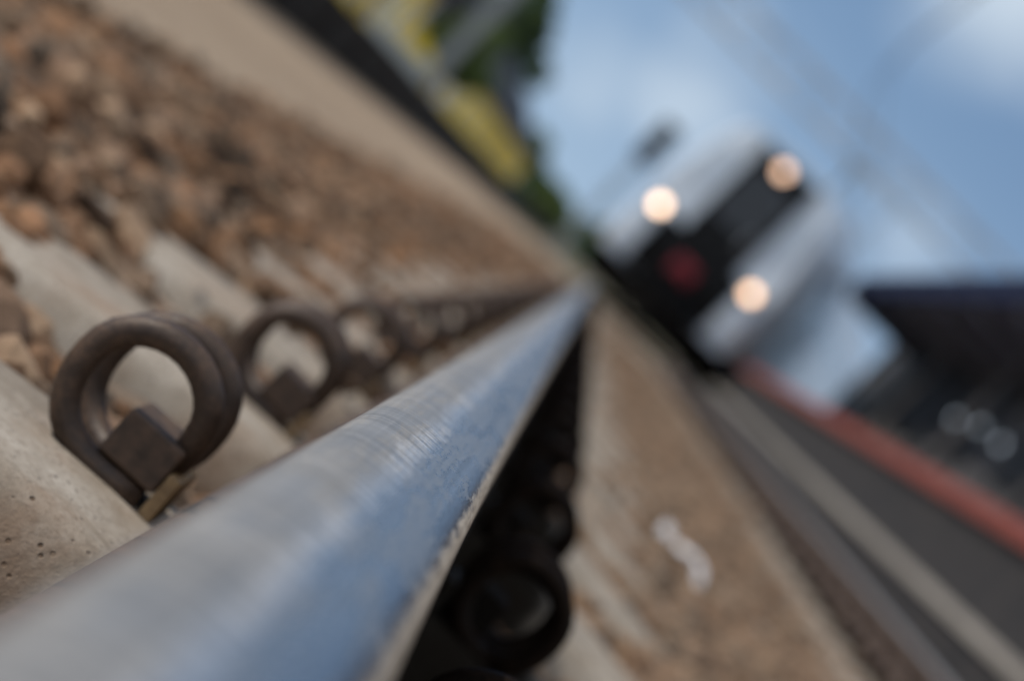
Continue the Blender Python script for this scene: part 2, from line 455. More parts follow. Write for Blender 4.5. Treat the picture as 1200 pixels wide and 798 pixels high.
slp = sleeper_mesh().build('sleeper', M['concrete'], smooth=True)
ords = ['pale concrete sleeper at the lower left edge, nearest of all and mostly out of frame',
        'pale concrete sleeper carrying the largest and sharpest ring clip',
        'concrete sleeper under the second ring clip along the rail',
        'concrete sleeper under the third ring clip along the rail',
        'concrete sleeper under the fourth ring clip along the rail']
NSL = 56
sl_y = [Y1 + SP * (k - 1) for k in range(NSL)]
for k, y in enumerate(sl_y):
    s_ = slp if k == 0 else slp.copy()
    if k: C.objects.link(s_)
    a = math.atan(curve_dir(y))
    s_.location = (XC + curve_x(y), y - 0.045, random.uniform(-0.001, 0.001)); s_.rotation_euler.z = -a + random.uniform(-0.006, 0.006)
    tag(s_, ords[k] if k < 5 else 'concrete sleeper farther up the blurred track, past the fourth ring clip', 'sleeper', 'concrete sleepers of the track')

# ------------------------------------------------------------------ ring clips
CX, CZ = -0.1225, -0.113       # ring centre left of the rail, below the railhead


def clip_path():
    R = 0.0370
    pts = [(0.034, 0.0, -0.0352), (0.020, 0.0, -0.0362), (0.006, 0.0, -0.0366)]
    th = 265.0
    while th > -470:
        a = math.radians(th)
        prog = max(0.0, min(1.0, (40 - th) / 190.0)); prog = prog * prog * (3 - 2 * prog)
        rr = R + (0.0035 if 20 < th < 160 or -340 < th < -200 else 0.0)
        pts.append((rr * math.cos(a) * 0.98, 0.070 * prog, rr * math.sin(a)))
        th -= 12
    pts.append((pts[-1][0] + 0.006, 0.072, pts[-1][2] - 0.004))
    return pts


def smooth_path(p):
    for _ in range(2):
        p = [p[0]] + [tuple((Vector(p[i - 1]) + 2 * Vector(p[i]) + Vector(p[i + 1])) / 4) for i in range(1, len(p) - 1)] + [p[-1]]
    return p


root = empty('rail_clip', (0, 0, 0), '', 'rail clip')
cp = smooth_path(clip_path())
spr = MB().tube(cp, [0.0070] + [0.0083] * (len(cp) - 2) + [0.0074], 18).build('spring_coil', M['clip'], root, smooth=True)
MB().box(0.0005, 0.0372, -0.006, 0.050, -0.0275, 0.0005).build('shoulder_block', M['clipdark'], root, bevel=0.0022)
ins = MB().box(0.0385, 0.0475, -0.004, 0.060, -0.0385, -0.0085)
ins.box(0.0385, 0.060, -0.002, 0.058, -0.0395, -0.0265 + 0.002)
MB().box(0.0378, 0.0460, -0.006, 0.050, -0.0440, -0.0120).build('insulator', M['tan'], root, bevel=0.0015)
bs = MB().loft([[(-0.040, -0.010, -0.052), (0.046, -0.010, -0.052), (0.046, 0.075, -0.052), (-0.040, 0.075, -0.052)],
                [(-0.034, -0.004, -0.0452), (0.042, -0.004, -0.0452), (0.042, 0.069, -0.0452), (-0.034, 0.069, -0.0452)]])
bs.build('shoulder_base', M['clipdark'], root, bevel=0.0015)
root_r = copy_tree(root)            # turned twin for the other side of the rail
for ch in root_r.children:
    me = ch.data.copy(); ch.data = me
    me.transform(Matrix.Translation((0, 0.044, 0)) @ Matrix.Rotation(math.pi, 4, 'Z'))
    me.materials[0] = {'clip_steel': M['clipshade'], 'insulator_nylon': M['nylonshade']}.get(me.materials[0].name, M['blockshade'])  # right-hand clips get the darker copies with the rail's shadow painted in

left_l = ['dark ring clip left of the rail at the frame edge, before the sharp one',
          'largest dark brown spring clip, in focus at the left of the polished rail',
          'second dark ring clip along the left of the rail, slightly blurred',
          'third ring clip along the left of the rail, clearly blurred',
          'fourth ring clip along the left of the rail, strongly blurred']
used = [False, False]


def put_clip(side, x, y, label, group):
    src = root if side == 0 else root_r
    if not used[side]: used[side] = True; c = src
    else: c = copy_tree(src)
    c.location = (x + curve_x(y), y - (0.022 if side == 0 else 0.105), CZ - 0.003); c.rotation_euler.z = -math.atan(curve_dir(y)) + random.uniform(-0.05, 0.05)
    c.rotation_euler.y = random.uniform(-0.06, 0.06)
    tag(c, label, 'rail clip', group)


for k in range(0, 40):
    y = sl_y[k]
    put_clip(0, RX0 + CX - 0.003, y, left_l[k] if k < 5 else 'small blurred ring clip in the row left of the rail, beyond the fourth', 'ring clips along the left of the polished rail')
right_l = ['shadowed ring clip right of the polished rail, below the frame edge',
           'nearest dark ring clip in the black shadow right of the rail, at the bottom edge',
           'shadowed ring clip with its outer curve lit, second from the bottom edge']
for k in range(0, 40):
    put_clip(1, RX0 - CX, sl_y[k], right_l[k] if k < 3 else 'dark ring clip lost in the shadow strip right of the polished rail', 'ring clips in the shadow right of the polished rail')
for k in range(8, 44):
    put_clip(0, RX1 + CX, sl_y[k], 'blurred ring clip along the near side of the second rail, by the platform', 'ring clips along the second rail')

# ------------------------------------------------------------------ ballast stones (uncountable: one object)


def ico(sub):
    bm = bmesh.new(); bmesh.ops.create_icosphere(bm, subdivisions=sub, radius=1.0)
    v = np.array([q.co[:] for q in bm.verts]); f = np.array([[q.index for q in p.verts] for p in bm.faces]); bm.free()
    return v, f


def protos(sub, n):
    v, f = ico(sub); res = []
    for i in range(n):
        w = v.copy()
        for _ in range(11):                       # chop planes: crushed-stone facets
            d = rng.normal(size=3); d /= np.linalg.norm(d); h = rng.uniform(0.38, 0.78)
            s_ = w @ d; over = s_ > h
            w[over] -= np.outer(s_[over] - h, d)
        w *= rng.uniform(0.75, 1.2, size=3)
        w += rng.normal(scale=0.018, size=w.shape); w *= 1.15
        res.append(w)
    return res, f


PR1, F1 = protos(1, 40)
PR2, F2 = protos(2, 40)
PAL = np.array([(0.33, 0.195, 0.11), (0.27, 0.16, 0.093), (0.31, 0.195, 0.125), (0.20, 0.13, 0.085), (0.32, 0.235, 0.165), (0.25, 0.19, 0.145),
                (0.42, 0.31, 0.22), (0.30, 0.185, 0.115), (0.15, 0.105, 0.075), (0.37, 0.26, 0.19), (0.19, 0.155, 0.125), (0.31, 0.18, 0.105)])


def scatter(y0, y1, dens, r0, r1):
    x0, x1 = -1.12, 2.15
    n = int((x1 - x0) * (y1 - y0) * dens)
    x = rng.uniform(x0, x1, n); y = rng.uniform(y0, y1, n)
    r = r0 + (r1 - r0) * rng.beta(1.6, 2.2, n)
    P = np.stack([x, y, np.full(n, -0.18)], 1)
    px, py = project(P)
    k = np.round((y - Y1 + 0.045) / SP); dy = np.abs(y - (Y1 + SP * k - 0.045))
    on = dy < 0.125
    x = x; a = np.abs(x - XC)
    keep = (px > -330) & (px < 1500) & (py > -330) & (py < 1120)
    u = rng.uniform(size=n)
    z = np.full(n, -0.205) + rng.normal(scale=0.008, size=n)
    seat = on & (a > 0.45) & (a < 1.08)
    keep &= ~(seat & (u < np.where(y < 2.1, 0.995, np.where(x < RX0, 0.92, 0.965))))
    far = (~on) & (y > 2.7); z[far] += 0.008
    nr = (~on) & (y <= 2.7); z[nr] -= 0.012
    z[seat] = -0.148 + 0.2 * r[seat]; r[seat] *= 0.5
    mid = on & (a <= 0.42); z[mid] = -0.190 - 0.3 * r[mid]; keep &= ~(mid & (u < 0.5))
    out = (x < -0.40)
    z[out] = -0.196 - 0.055 * np.clip((-x[out] - 0.40) / 0.6, 0, 1) + rng.normal(scale=0.010, size=out.sum())
    crib_near = (~on) & (~out) & (np.minimum(np.abs(x - RX0), np.abs(x - RX1)) < 0.1)
    z[crib_near] -= 0.02
    end = on & out; z[end] += 0.012
    keep &= ~((x < -0.95) & (u < 0.6))
    keep &= ~((np.abs(x - RX0) < 0.075) & on) & ~((np.abs(x - RX1) < 0.075) & on)
    i = np.where(keep)[0]
    return x[i], y[i], z[i], r[i]


HOLE_SHADES = np.stack([rng.uniform(-1.1, -0.4, 70), rng.uniform(1.4, 7.5, 70)], 1)     # stone clusters coloured dark, standing in for shaded holes
allv, allf, allc = [], [], []
off = 0
for (y0, y1, dens, r0, r1) in ((0.35, 4.5, 1100, 0.015, 0.044), (4.5, 10.5, 800, 0.018, 0.040), (10.5, 26, 220, 0.030, 0.055)):
    xs, ys, zs, rs = scatter(y0, y1, dens, r0, r1)
    for x, y, z, r in zip(xs, ys, zs, rs):
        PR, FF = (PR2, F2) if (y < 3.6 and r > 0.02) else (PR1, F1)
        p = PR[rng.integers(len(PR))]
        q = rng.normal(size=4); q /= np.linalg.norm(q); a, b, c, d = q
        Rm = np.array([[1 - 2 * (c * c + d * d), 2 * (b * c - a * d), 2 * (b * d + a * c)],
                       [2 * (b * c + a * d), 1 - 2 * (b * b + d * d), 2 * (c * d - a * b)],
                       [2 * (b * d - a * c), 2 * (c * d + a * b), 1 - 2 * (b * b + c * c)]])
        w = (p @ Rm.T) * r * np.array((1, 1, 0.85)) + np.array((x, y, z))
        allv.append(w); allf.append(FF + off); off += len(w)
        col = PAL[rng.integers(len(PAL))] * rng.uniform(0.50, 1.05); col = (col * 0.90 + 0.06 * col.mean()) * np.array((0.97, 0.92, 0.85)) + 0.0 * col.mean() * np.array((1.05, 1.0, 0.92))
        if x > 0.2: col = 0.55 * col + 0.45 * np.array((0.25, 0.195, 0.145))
        if RX0 + 0.03 < x < RX0 + 0.175: col = col * 0.16  # stones in the rail's shadow strip darkened by colour
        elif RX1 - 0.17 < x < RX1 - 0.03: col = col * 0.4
        if x < -0.4 and len(HOLE_SHADES) and np.min((HOLE_SHADES[:, 0] - x) ** 2 + (HOLE_SHADES[:, 1] - y) ** 2) < 0.0030: col = col * 0.22
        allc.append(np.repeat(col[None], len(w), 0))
V = np.concatenate(allv); Fc = np.concatenate(allf); Cc = np.concatenate(allc)
me = bpy.data.meshes.new('ballast_stones')
me.vertices.add(len(V)); me.vertices.foreach_set('co', V.astype(np.float32).ravel())
me.loops.add(Fc.size); me.loops.foreach_set('vertex_index', Fc.astype(np.int32).ravel())
me.polygons.add(len(Fc)); me.polygons.foreach_set('loop_start', np.arange(0, Fc.size, 3, dtype=np.int32))
me.update(calc_edges=True)
me.shade_flat()
at = me.attributes.new('tone', 'FLOAT_COLOR', 'POINT')
at.data.foreach_set('color', np.concatenate([Cc, np.ones((len(Cc), 1))], 1).astype(np.float32).ravel())
me.materials.append(M['stone'])
bo = bpy.data.objects.new('ballast_stones', me); C.objects.link(bo)
tag(bo, 'brown and grey crushed ballast stones between and beside the sleepers', 'ballast', kind='stuff')

# scrap of paper on the sleepers between the rails
bm = bmesh.new(); bmesh.ops.create_grid(bm, x_segments=14, y_segments=14, size=0.056)
for v in bm.verts:
    x, y = v.co.x, v.co.y
    v.co.z = 0.022 + 0.006 * math.sin(70 * x + 20 * y) * math.cos(55 * y - 30 * x) + 0.008 * math.sin(33 * x - 41 * y) + random.uniform(-0.004, 0.004)
    v.co.x *= 0.8 + 0.2 * math.cos(40 * y); v.co.y *= 0.9 + 0.2 * math.sin(38 * x)
me = bpy.data.meshes.new('paper_scrap'); bm.to_mesh(me); bm.free(); me.materials.append(M['paper'])
po = bpy.data.objects.new('paper_scrap', me); C.objects.link(po); po.location = (0.41, 3.95, -0.138); po.rotation_euler = (0.15, 0.1, 0.5)
sm = po.modifiers.new('thick', 'SOLIDIFY'); sm.thickness = 0.001
tag(po, 'crumpled white scrap of paper lying on the ballast between the rails', 'paper scrap')

# ------------------------------------------------------------------ train
YT = 37.6
yaw = math.radians(10.5)
tr = empty('train', (XC + curve_x(YT) - 0.04, YT, 0), 'white electric train with three lit headlights and dark centre door, approaching on the track', 'train', rz=-yaw)


def tsec(y, hw_, top, bot, lean=0.0):
    k = hw_ / 1.4
    p = [(-1.36, bot), (-1.40, 1.15), (-1.385, 2.0), (-1.30, 2.5), (-1.16, 3.10), (-1.04, 3.44), (-0.92, 3.58), (-0.60, 3.645), (0, 3.67)]
    full = p + [(-x, z) for x, z in p[:-1]][::-1]
    return [(x * k, y + lean * max(0, z - 1.6), bot + (z - bot) * (top - bot) / (3.67 - bot)) for x, z in full]


LT = 22.5
body = MB().loft([tsec(0.0, 1.30, 3.56, 0.60, 0.06), tsec(0.07, 1.36, 3.61, 0.58, 0.06), tsec(0.5, 1.395, 3.65, 0.58, 0.02), tsec(1.2, 1.4, 3.67, 0.58), tsec(LT - 0.2, 1.4, 3.67, 0.58), tsec(LT, 1.34, 3.62, 0.62)])
body.build('body', M['white'], tr)
roof = MB().loft([[(-0.86, y, 3.55), (-0.55, y, 3.675), (0, y, 3.70), (0.55, y, 3.675), (0.86, y, 3.55)] for y in (1.4, LT - 1.4)])
roof.box(-0.7, 0.7, 5.0, 7.6, 3.66, 3.92); roof.box(-0.7, 0.7, 14.2, 17.0, 3.66, 3.90)
roof.build('roof', M['roofgrey'], tr, bevel=0.03)
# dark centre door panel, its window and wiper


def front_panel(x0, x1, z0, z1, d, dep=0.04):
    f = lambda z: 0.06 * max(0, z - 1.6) - d
    return MB().loft([[(x0, f(z0), z0), (x1, f(z0), z0), (x1, f(z0) + dep, z0), (x0, f(z0) + dep, z0)],
                      [(x0, f(z1), z1), (x1, f(z1), z1), (x1, f(z1) + dep, z1), (x0, f(z1) + dep, z1)]])


gd = front_panel(-0.52, 0.60, 1.645, 3.46, 0.045).build('gangway_door', M['black'], tr, bevel=0.01)
front_panel(-0.40, 0.48, 2.10, 3.10, 0.06, 0.03).build('window', M['glassd'], gd)
MB().bar((0.30, -0.04, 2.14), (-0.16, -0.005, 2.85), 0.012).build('wiper', M['signal'], gd)
MB().bar((0.36, -0.07, 1.95), (0.36, -0.05, 2.25), 0.014).build('handle', M['chrome'], gd)
for s in (-1, 1):
    x0, x1 = sorted((s * 0.76, s * 0.98))
    front_panel(x0, x1, 2.25, 3.05, 0.012, 0.05).build('cab_window', M['glassb'], tr, bevel=0.01)
# black lower front, corner panels
front_panel(-0.86, 0.84, 0.62, 1.64, 0.055).build('front_apron', M['black'], tr, bevel=0.02)
for s in (-1, 1):
    x0, x1 = sorted((s * 0.88, s * 1.25))
    front_panel(x0, x1, 0.78, 1.44, 0.05, 0.10).build('corner_panel', M['white'], tr, bevel=0.04)
    x0, x1 = sorted((s * 1.16, s * 1.42))
    MB().box(x0, x1, 0.16, 0.7, 0.72, 1.10).build('step_box', M['beige'], tr, bevel=0.03)
    h = MB().disc((s * 1.0, 1.60), 0.17, -0.09, 0.05, 24).build('headlight', M['chrome'], tr)
    MB().disc((s * 1.0, 1.60), 0.095, -0.105, -0.088, 24).build('lens', M['lampw'] if s < 0 else M['lampr'], h)
    MB().disc((s * 0.62, 1.02), 0.06, -0.3, -0.05, 16).tube([(s * 0.62, -0.36, 1.02), (s * 0.62, -0.3, 1.02)], 0.16, 20).build('buffer', M['under'], tr)
h = MB().disc((0, 3.30), 0.13, -0.02, 0.1, 24).build('headlight', M['black'], tr)
MB().disc((0, 3.30), 0.095, -0.04, -0.019, 24).build('lens', M['lampd'], h)
cpl = MB().box(-0.20, 0.20, -0.20, -0.05, 0.96, 1.26).build('coupler_cover', M['red'], tr, bevel=0.05)
MB().bar((0, -0.42, 0.98), (0, -0.20, 0.98), 0.07, 12).build('coupling_hook', M['under'], cpl)
pl = MB().loft([[(-1.28, 0.25, 0.07), (0, -0.25, 0.07), (1.28, 0.25, 0.07), (1.28, 0.4, 0.07), (0, 0.0, 0.07), (-1.28, 0.4, 0.07)],
                [(-1.3, 0.1, 0.64), (0, -0.08, 0.64), (1.3, 0.1, 0.64), (1.3, 0.3, 0.64), (0, 0.1, 0.64), (-1.3, 0.3, 0.64)]])
pl.build('snow_plough', M['under'], tr)
# side windows and doors
for s in (-1, 1):
    xx = s * 1.33
    for i in range(7):
        y0 = 4.2 + i * 2.3
        x0, x1 = sorted((xx - s * 0.03, xx + s * 0.012))
        MB().box(x0, x1 if s > 0 else x1, y0, y0 + 1.7, 1.85, 2.55).build('side_window', M['glassb'], tr, bevel=0.01)
    for y0 in (2.2, 20.3):
        x0, x1 = sorted((s * 1.375, s * 1.412))
        d = MB().box(x0, x1, y0, y0 + 1.25, 0.9, 2.95).build('door', M['white'], tr, bevel=0.01)
        x0, x1 = sorted((s * 1.408, s * 1.418))
        MB().box(x0, x1, y0 + 0.2, y0 + 1.05, 1.75, 2.7).build('door_window', M['glassb'], d)
for yb in (3.4, LT - 3.4):
    bg = MB().box(-1.05, -0.93, yb - 1.7, yb + 1.7, 0.42, 0.62).box(0.93, 1.05, yb - 1.7, yb + 1.7, 0.42, 0.62).box(-0.93, 0.93, yb - 0.2, yb + 0.2, 0.4, 0.58).build('bogie', M['under'], tr)
    for yw in (yb - 1.2, yb + 1.2):
        for s in (-1, 1):
            MB().tube([(s * 0.70, yw, 0.43), (s * 0.82, yw, 0.43)], 0.43, 28).tube([(s * 0.68, yw, 0.43), (s * 0.70, yw, 0.43)], 0.455, 28).build('wheel', M['under'], bg)
        MB().bar((-0.68, yw, 0.43), (0.68, yw, 0.43), 0.08, 10).build('axle', M['under'], bg)
MB().box(-1.25, 1.25, 6.2, 16.4, 0.12, 0.6).build('equipment_case', M['under'], tr, bevel=0.05)
pg = MB()
for s in (-1, 1):
    pg.bar((s * 0.45, 9.5, 3.80), (s * 0.3, 10.9, 4.7), 0.025).bar((s * 0.3, 10.9, 4.7), (s * 0.5, 9.7, 5.32), 0.02)
pg.bar((-0.8, 9.7, 5.35), (0.8, 9.7, 5.35), 0.025); pg.box(-0.6, 0.6, 9.2, 11.2, 3.66, 3.83)
pg.build('pantograph', M['galv'], tr)

# ------------------------------------------------------------------ platform, canopy, station wall
PLX = 1.655   # platform edge from the track centre
pys = [4 + 2 * i for i in range(0, 14)] + [32 + 1.5 * i for i in range(0, 30)]
pr = empty('platform', (0, 0, 0), 'raised side platform with red edge and dark wall, right of the track', 'platform')
A = XC + PLX
MB().loft(sweep([(A + 0.06, -0.33), (A + 0.06, 0.648), (A + 6.5, 0.648), (A + 6.5, -0.33)], pys)).build('wall', M['platwall'], pr)
MB().loft(sweep([(A, 0.652), (A, 0.738), (A + 0.02, 0.757), (A + 0.6, 0.759), (A + 0.6, 0.652)], pys)).build('edge_coping', M['coping'], pr)
MB().loft(sweep([(A + 0.604, 0.653), (A + 0.604, 0.755), (A + 6.5, 0.755), (A + 6.5, 0.653)], pys)).build('paving', M['paving'], pr)
MB().loft(sweep([(A - 0.14, -0.33), (A - 0.14, 0.127), (A - 0.13, 0.134), (A + 0.058, 0.134), (A + 0.058, -0.33)], pys)).build('footing', M['platwall'], pr)
MB().loft(sweep([(A - 0.17, 0.137), (A - 0.17, 0.190), (A - 0.155, 0.200), (A + 0.057, 0.203), (A + 0.057, 0.137)], pys)).build('footing_cap', M['ledge'], pr)

st = empty('station_building', (5.0, 10, 0.757), 'dark charcoal station wall with windows under the canopy, right of the platform', 'building')
MB().box(0, 4.2, 0, 36, 0, 2.75).build('wall', M['charcoal'], st)
for i in range(7):
    y0 = 2 + i * 4.8
    w = MB().box(-0.05, 0.02, y0, y0 + 2.4, 0.9, 2.3).build('window', M['black'], st)
    MB().box(-0.056, -0.048, y0 + 0.08, y0 + 1.16, 0.98, 2.22).box(-0.056, -0.048, y0 + 1.24, y0 + 2.32, 0.98, 2.22).build('pane', M['charglass'], w)
for i in range(3):
    y0 = 5.2 + i * 9.6
    d = MB().box(-0.04, 0.02, y0, y0 + 1.1, 0.005, 2.15).build('door', M['signal'], st)
    MB().bar((-0.09, y0 + 0.95, 0.95), (-0.09, y0 + 0.95, 1.2), 0.015).build('handle', M['galv'], d)

ca = empty('platform_canopy', (3.4, 10, 0.757), 'dark navy flat platform canopy with deep fascia, above the right platform', 'canopy')
MB().box(0.06, 6.0, 0, 34.4, 2.46, 2.74).build('roof', M['navy'], ca)
MB().box(0, 0.056, -0.05, 34.45, 2.38, 2.80).build('fascia', M['fascia'], ca)
ribs = MB()
for i in range(12):
    y = 1.2 + i * 2.95
    MB().box(0.08, 1.55, y, y + 0.14, 2.25, 2.457).build('rafter', M['rafter'], ca)
for i in range(6):
    y = 1.27 + i * 5.9
    MB().tube([(0.95, y, 0), (0.95, y, 2.25)], 0.075, 12).tube([(0.95, y, 0), (0.95, y, 0.06)], 0.15, 12).build('column', M['charcoal'], ca)
lampl = ['small round wall lamp farthest along the dark station wall', 'middle one of three small round wall lamps on the station wall', 'small round wall lamp nearest the right frame edge on the station wall']
for (y, z), lb in zip(((33.9, 2.25), (31.8, 2.27), (29.7, 2.15)), lampl):
    wl = empty('wall_lamp', (5.0, y, z), lb, 'wall lamp', 'wall lamps on the station wall')
    MB().tube([(-0.004, 0, 0), (-0.07, 0, 0)], [0.085, 0.075], 16).build('housing', M['galv'], wl)
    MB().tube([(-0.0705, 0, 0), (-0.10, 0, 0)], [0.062, 0.045], 16).build('diffuser', M['walllamp'], wl)

# ------------------------------------------------------------------ left side: low dark wall, cabinet, sheds
lw = empty('low_wall', (-3.55, 0, 0), 'low dark timber retaining wall along the gravel path, left of the track', 'wall')
wys = [2 + 3 * i for i in range(0, 46)]
for i, yy in enumerate(wys):
    MB().box(-0.30, 0, yy, yy + 2.96, -0.33, 0.27 + random.uniform(-0.02, 0.02)).build('timber_panel', M['darkwall'], lw)
    MB().box(-0.02, 0.045, yy - 0.08, yy + 0.07, -0.33, 0.22).build('post', M['darkwall'], lw)

cb = empty('equipment_cabinet', (-5.75, 46.5, -0.33), 'pale grey equipment cabinet beside the gantry leg, behind the low wall', 'cabinet')
MB().box(-0.75, 0.7, -0.3, 0.3, 0.12, 0.96).build('case', M['cabinet'], cb, bevel=0.03)
MB().box(-0.80, 0.75, -0.35, 0.35, 0.963, 1.01).build('lid', M['cabinet'], cb, bevel=0.01)
MB().box(-0.85, 0.8, -0.4, 0.4, 0, 0.117).build('plinth', M['ledge'], cb)
for x0 in (-0.71, -0.01):
    d = MB().box(x0, x0 + 0.66, -0.325, -0.302, 0.17, 0.92).build('door', M['cabinet'], cb)
    MB().box(x0 + 0.05, x0 + 0.09, -0.345, -0.326, 0.55, 0.7).build('handle', M['signal'], d)


def shed(name, x0, x1, y0, y1, hwall, hridge, label, nwin):
    e = empty(name, (x1, y0, ZG), label, 'building')
    W = x1 - x0; L = y1 - y0; hz = hwall
    MB().box(-W, 0, 0, L, 0, hz).build('wall', M['yellow'], e)
    for (a, b) in ((-0.02, 0.9), (L - 0.9, L + 0.02)):
        MB().box(-0.5, 0.03, a - 0.03, b, 0, hz - 0.005).build('corner_trim', M['trim'], e)
    MB().box(-W - 0.03, 0.02, 0.9, L - 0.9, 0, 0.5).build('plinth', M['slate'], e)
    r = MB().loft([[(0.5, y, hz + 0.003), (-W / 2, y, hridge), (-W - 0.5, y, hz + 0.003)] for y in (-0.5, L + 0.5)]).build('roof', M['slate'], e)
    MB().box(-W / 2 - 0.4, -W / 2 + 0.4, L * 0.3, L * 0.3 + 0.8, hridge - 0.5, hridge + 0.9).build('chimney', M['slate'], r)
    for i in range(nwin):
        yy = 2.5 + (L - 7) * i / max(nwin - 1, 1)
        w = MB().box(-0.02, 0.045, yy, yy + 1.1, 1.0, 2.15).build('window', M['trim'], e)
        MB().box(0.02, 0.052, yy + 0.08, yy + 1.02, 1.08, 2.07).build('pane', M['shadeglass'], w)
    d = MB().box(-0.02, 0.06, L * 0.5 - 2.2, L * 0.5 - 0.9, 0, 2.1).build('door', M['doorbrown'], e)
    return e


shed('goods_shed', -15.5, -9.2, 94, 172, 2.65, 5.9, 'long low yellow goods shed with white corners and dark roof, beyond the gantry leg', 14)
shed('yellow_house', -15.0, -8.6, 52, 67, 2.9, 5.2, 'nearer yellow house with dark roof at the top frame edge, left of the cabinet', 4)

# ------------------------------------------------------------------ lattice gantry over the track, overhead wires
GY = 48.0
gr = empty('catenary_gantry', (0, GY, ZG), 'grey lattice gantry spanning the tracks above the train', 'gantry')
for x in (-5.2, 11.6):
    lg = MB().box(x - 0.15, x + 0.15, -0.16, -0.145, 0.31, 6.5).box(x - 0.15, x + 0.15, 0.145, 0.16, 0.31, 6.5).box(x - 0.05, x + 0.05, -0.144, 0.144, 0.31, 6.5)
    lg.box(x - 0.22, x + 0.22, -0.22, 0.22, 6.503, 6.53).box(x - 0.24, x + 0.24, -0.24, 0.24, 0.306, 0.335)
    lo = lg.build('mast', M['galv'], gr)
    MB().box(x - 0.4, x + 0.4, -0.4, 0.4, 0, 0.305).build('foundation', M['rustred'], lo)
bmz0, bmz1 = 5.65, 6.35
be = MB()
for z in (bmz0, bmz1):
    for dy in (-0.28, 0.28):
        be.box(-5.4, 11.8, dy - 0.022, dy + 0.022, z - 0.022, z + 0.022)
n = 24
for i in range(n):
    xa = -5.3 + 17.0 * i / n; xb = -5.3 + 17.0 * (i + 1) / n
    for dy in (-0.28, 0.28):
        be.bar((xa, dy, bmz0 if i % 2 else bmz1), (xb, dy, bmz1 if i % 2 else bmz0), 0.014, 4)
    for z in (bmz0, bmz1):
        be.bar((xa, -0.28, z), (xb, 0.28, z), 0.010, 4)
be.build('beam', M['pale'], gr)
MB().bar((XC + 1.3, 0, bmz0), (XC + 1.3, 0, 4.9), 0.05).bar((XC + 1.3, 0, 5.5), (XC + 1.0, 0, 5.63), 0.03).build('drop_arm', M['galv'], gr)


def wire(z0, sag, name, label, r):
    pts = []
    for i in range(0, 61):
        y = -4 + i * 1.5
        t = ((y - GY) / 52.0)
        pts.append((XC + curve_x(min(y, 60)) * 0.9, y, z0 - sag * (1 - (2 * abs((t % 1.0) - 0.5)) ** 2)))
    tag(MB().tube(pts, r, 6).build(name, M['wire'], smooth=True), label, 'overhead wire')


wire(5.28, 0.0, 'contact_wire', 'lower overhead contact wire above the track centre', 0.012)
wire(6.10, 0.55, 'catenary_wire', 'upper sagging catenary wire above the contact wire', 0.010)

# ------------------------------------------------------------------ signal left of the train
sg = empty('railway_signal', (-1.55, 72, ZG), 'dark railway signal on a thin post, left behind the train', 'signal')
MB().tube([(0, 0, 0), (0, 0, 4.2)], 0.07, 12).build('post', M['galv'], sg)
MB().box(-0.2, 0.2, -0.2, 0.2, 0, 0.3).build('base', M['ledge'], sg)
hd = MB().box(-0.33, 0.33, -0.12, -0.09, 3.75, 5.25).box(-0.2, 0.2, -0.088, 0.12, 3.85, 5.15).build('signal_head', M['signal'], sg, bevel=0.02)
for z, mt in ((4.85, 'lensgreen'), (4.45, 'signal'), (4.05, 'lensred')):
    MB().tube([(0, -0.121, z), (0, -0.14, z)], 0.1, 16).build('lens', M[mt], hd)
    MB().loft([[(0.13 * math.cos(a), y, z + 0.13 * math.sin(a)) for a in [math.pi * j / 8 for j in range(9)]] +
               [(0.115 * math.cos(a), y, z + 0.115 * math.sin(a)) for a in [math.pi * j / 8 for j in range(8, -1, -1)]] for y in (-0.122, -0.34)]).build('hood', M['signal'], hd)
MB().bar((-0.2, 0.1, 0), (-0.2, 0.1, 4.0), 0.02).bar((0.2, 0.1, 0), (0.2, 0.1, 4.0), 0.02).build('ladder', M['galv'], sg)


# ------------------------------------------------------------------ trees and bushes
def leaves(centres, radii, n, size, flat=0.8):
    vs, fs = [], []
    for _ in range(n):
        i = rng.integers(len(centres)); c = centres[i]; r = radii[i]
        d = rng.normal(size=3); d /= np.linalg.norm(d)
        p = c + d * r * (rng.uniform(0.35, 1.0) ** 0.5) * np.array((1, 1, flat))
        a = rng.normal(size=3); a /= np.linalg.norm(a); b = np.cross(a, rng.normal(size=3)); b /= np.linalg.norm(b)
        s_ = size * rng.uniform(0.5, 1.3); o = len(vs)
        vs += [tuple(p - a * s_), tuple(p + b * s_ * 0.45), tuple(p + a * s_), tuple(p - b * s_ * 0.45)]
        fs.append((o, o + 1, o + 2, o + 3))
    m_ = MB(); m_.v = vs; m_.f = fs
    return m_


def tree(x, y, h, w, label, cat, mat, nl=5000, ls=0.28, group='trees behind the yellow sheds', name='broadleaf_tree'):
    e = empty(name, (x, y, ZG), label, cat, group)
    tk = MB().tube([(0, 0, 0), (0.05 * w, 0, h * 0.25), (-0.02 * w, 0.03 * w, h * 0.5), (0.03 * w, 0, h * 0.85)], [0.03 * h, 0.022 * h, 0.015 * h, 0.004 * h], 9)
    cs, rs = [], []
    for i in range(16):
        a = rng.uniform(0, 6.28); zz = rng.uniform(0.3, 0.92) * h
        rr = w * 0.5 * math.sqrt(max(0.1, 1 - ((zz / h - 0.55) / 0.5) ** 2)) * rng.uniform(0.3, 0.85)
        c = np.array((rr * math.cos(a), rr * math.sin(a), zz)); cs.append(c); rs.append(w * rng.uniform(0.13, 0.24))
        tk.tube([(0.01 * w, 0.01 * w, zz * 0.6), tuple(c * np.array((0.5, 0.5, 1)) - np.array((0, 0, zz * 0.12))), tuple(c)], [0.009 * h, 0.006 * h, 0.002 * h], 6)
    tk.build('trunk', M['bark'], e, smooth=True)
    leaves(cs, rs, nl, ls).build('crown', mat, e)
    return e


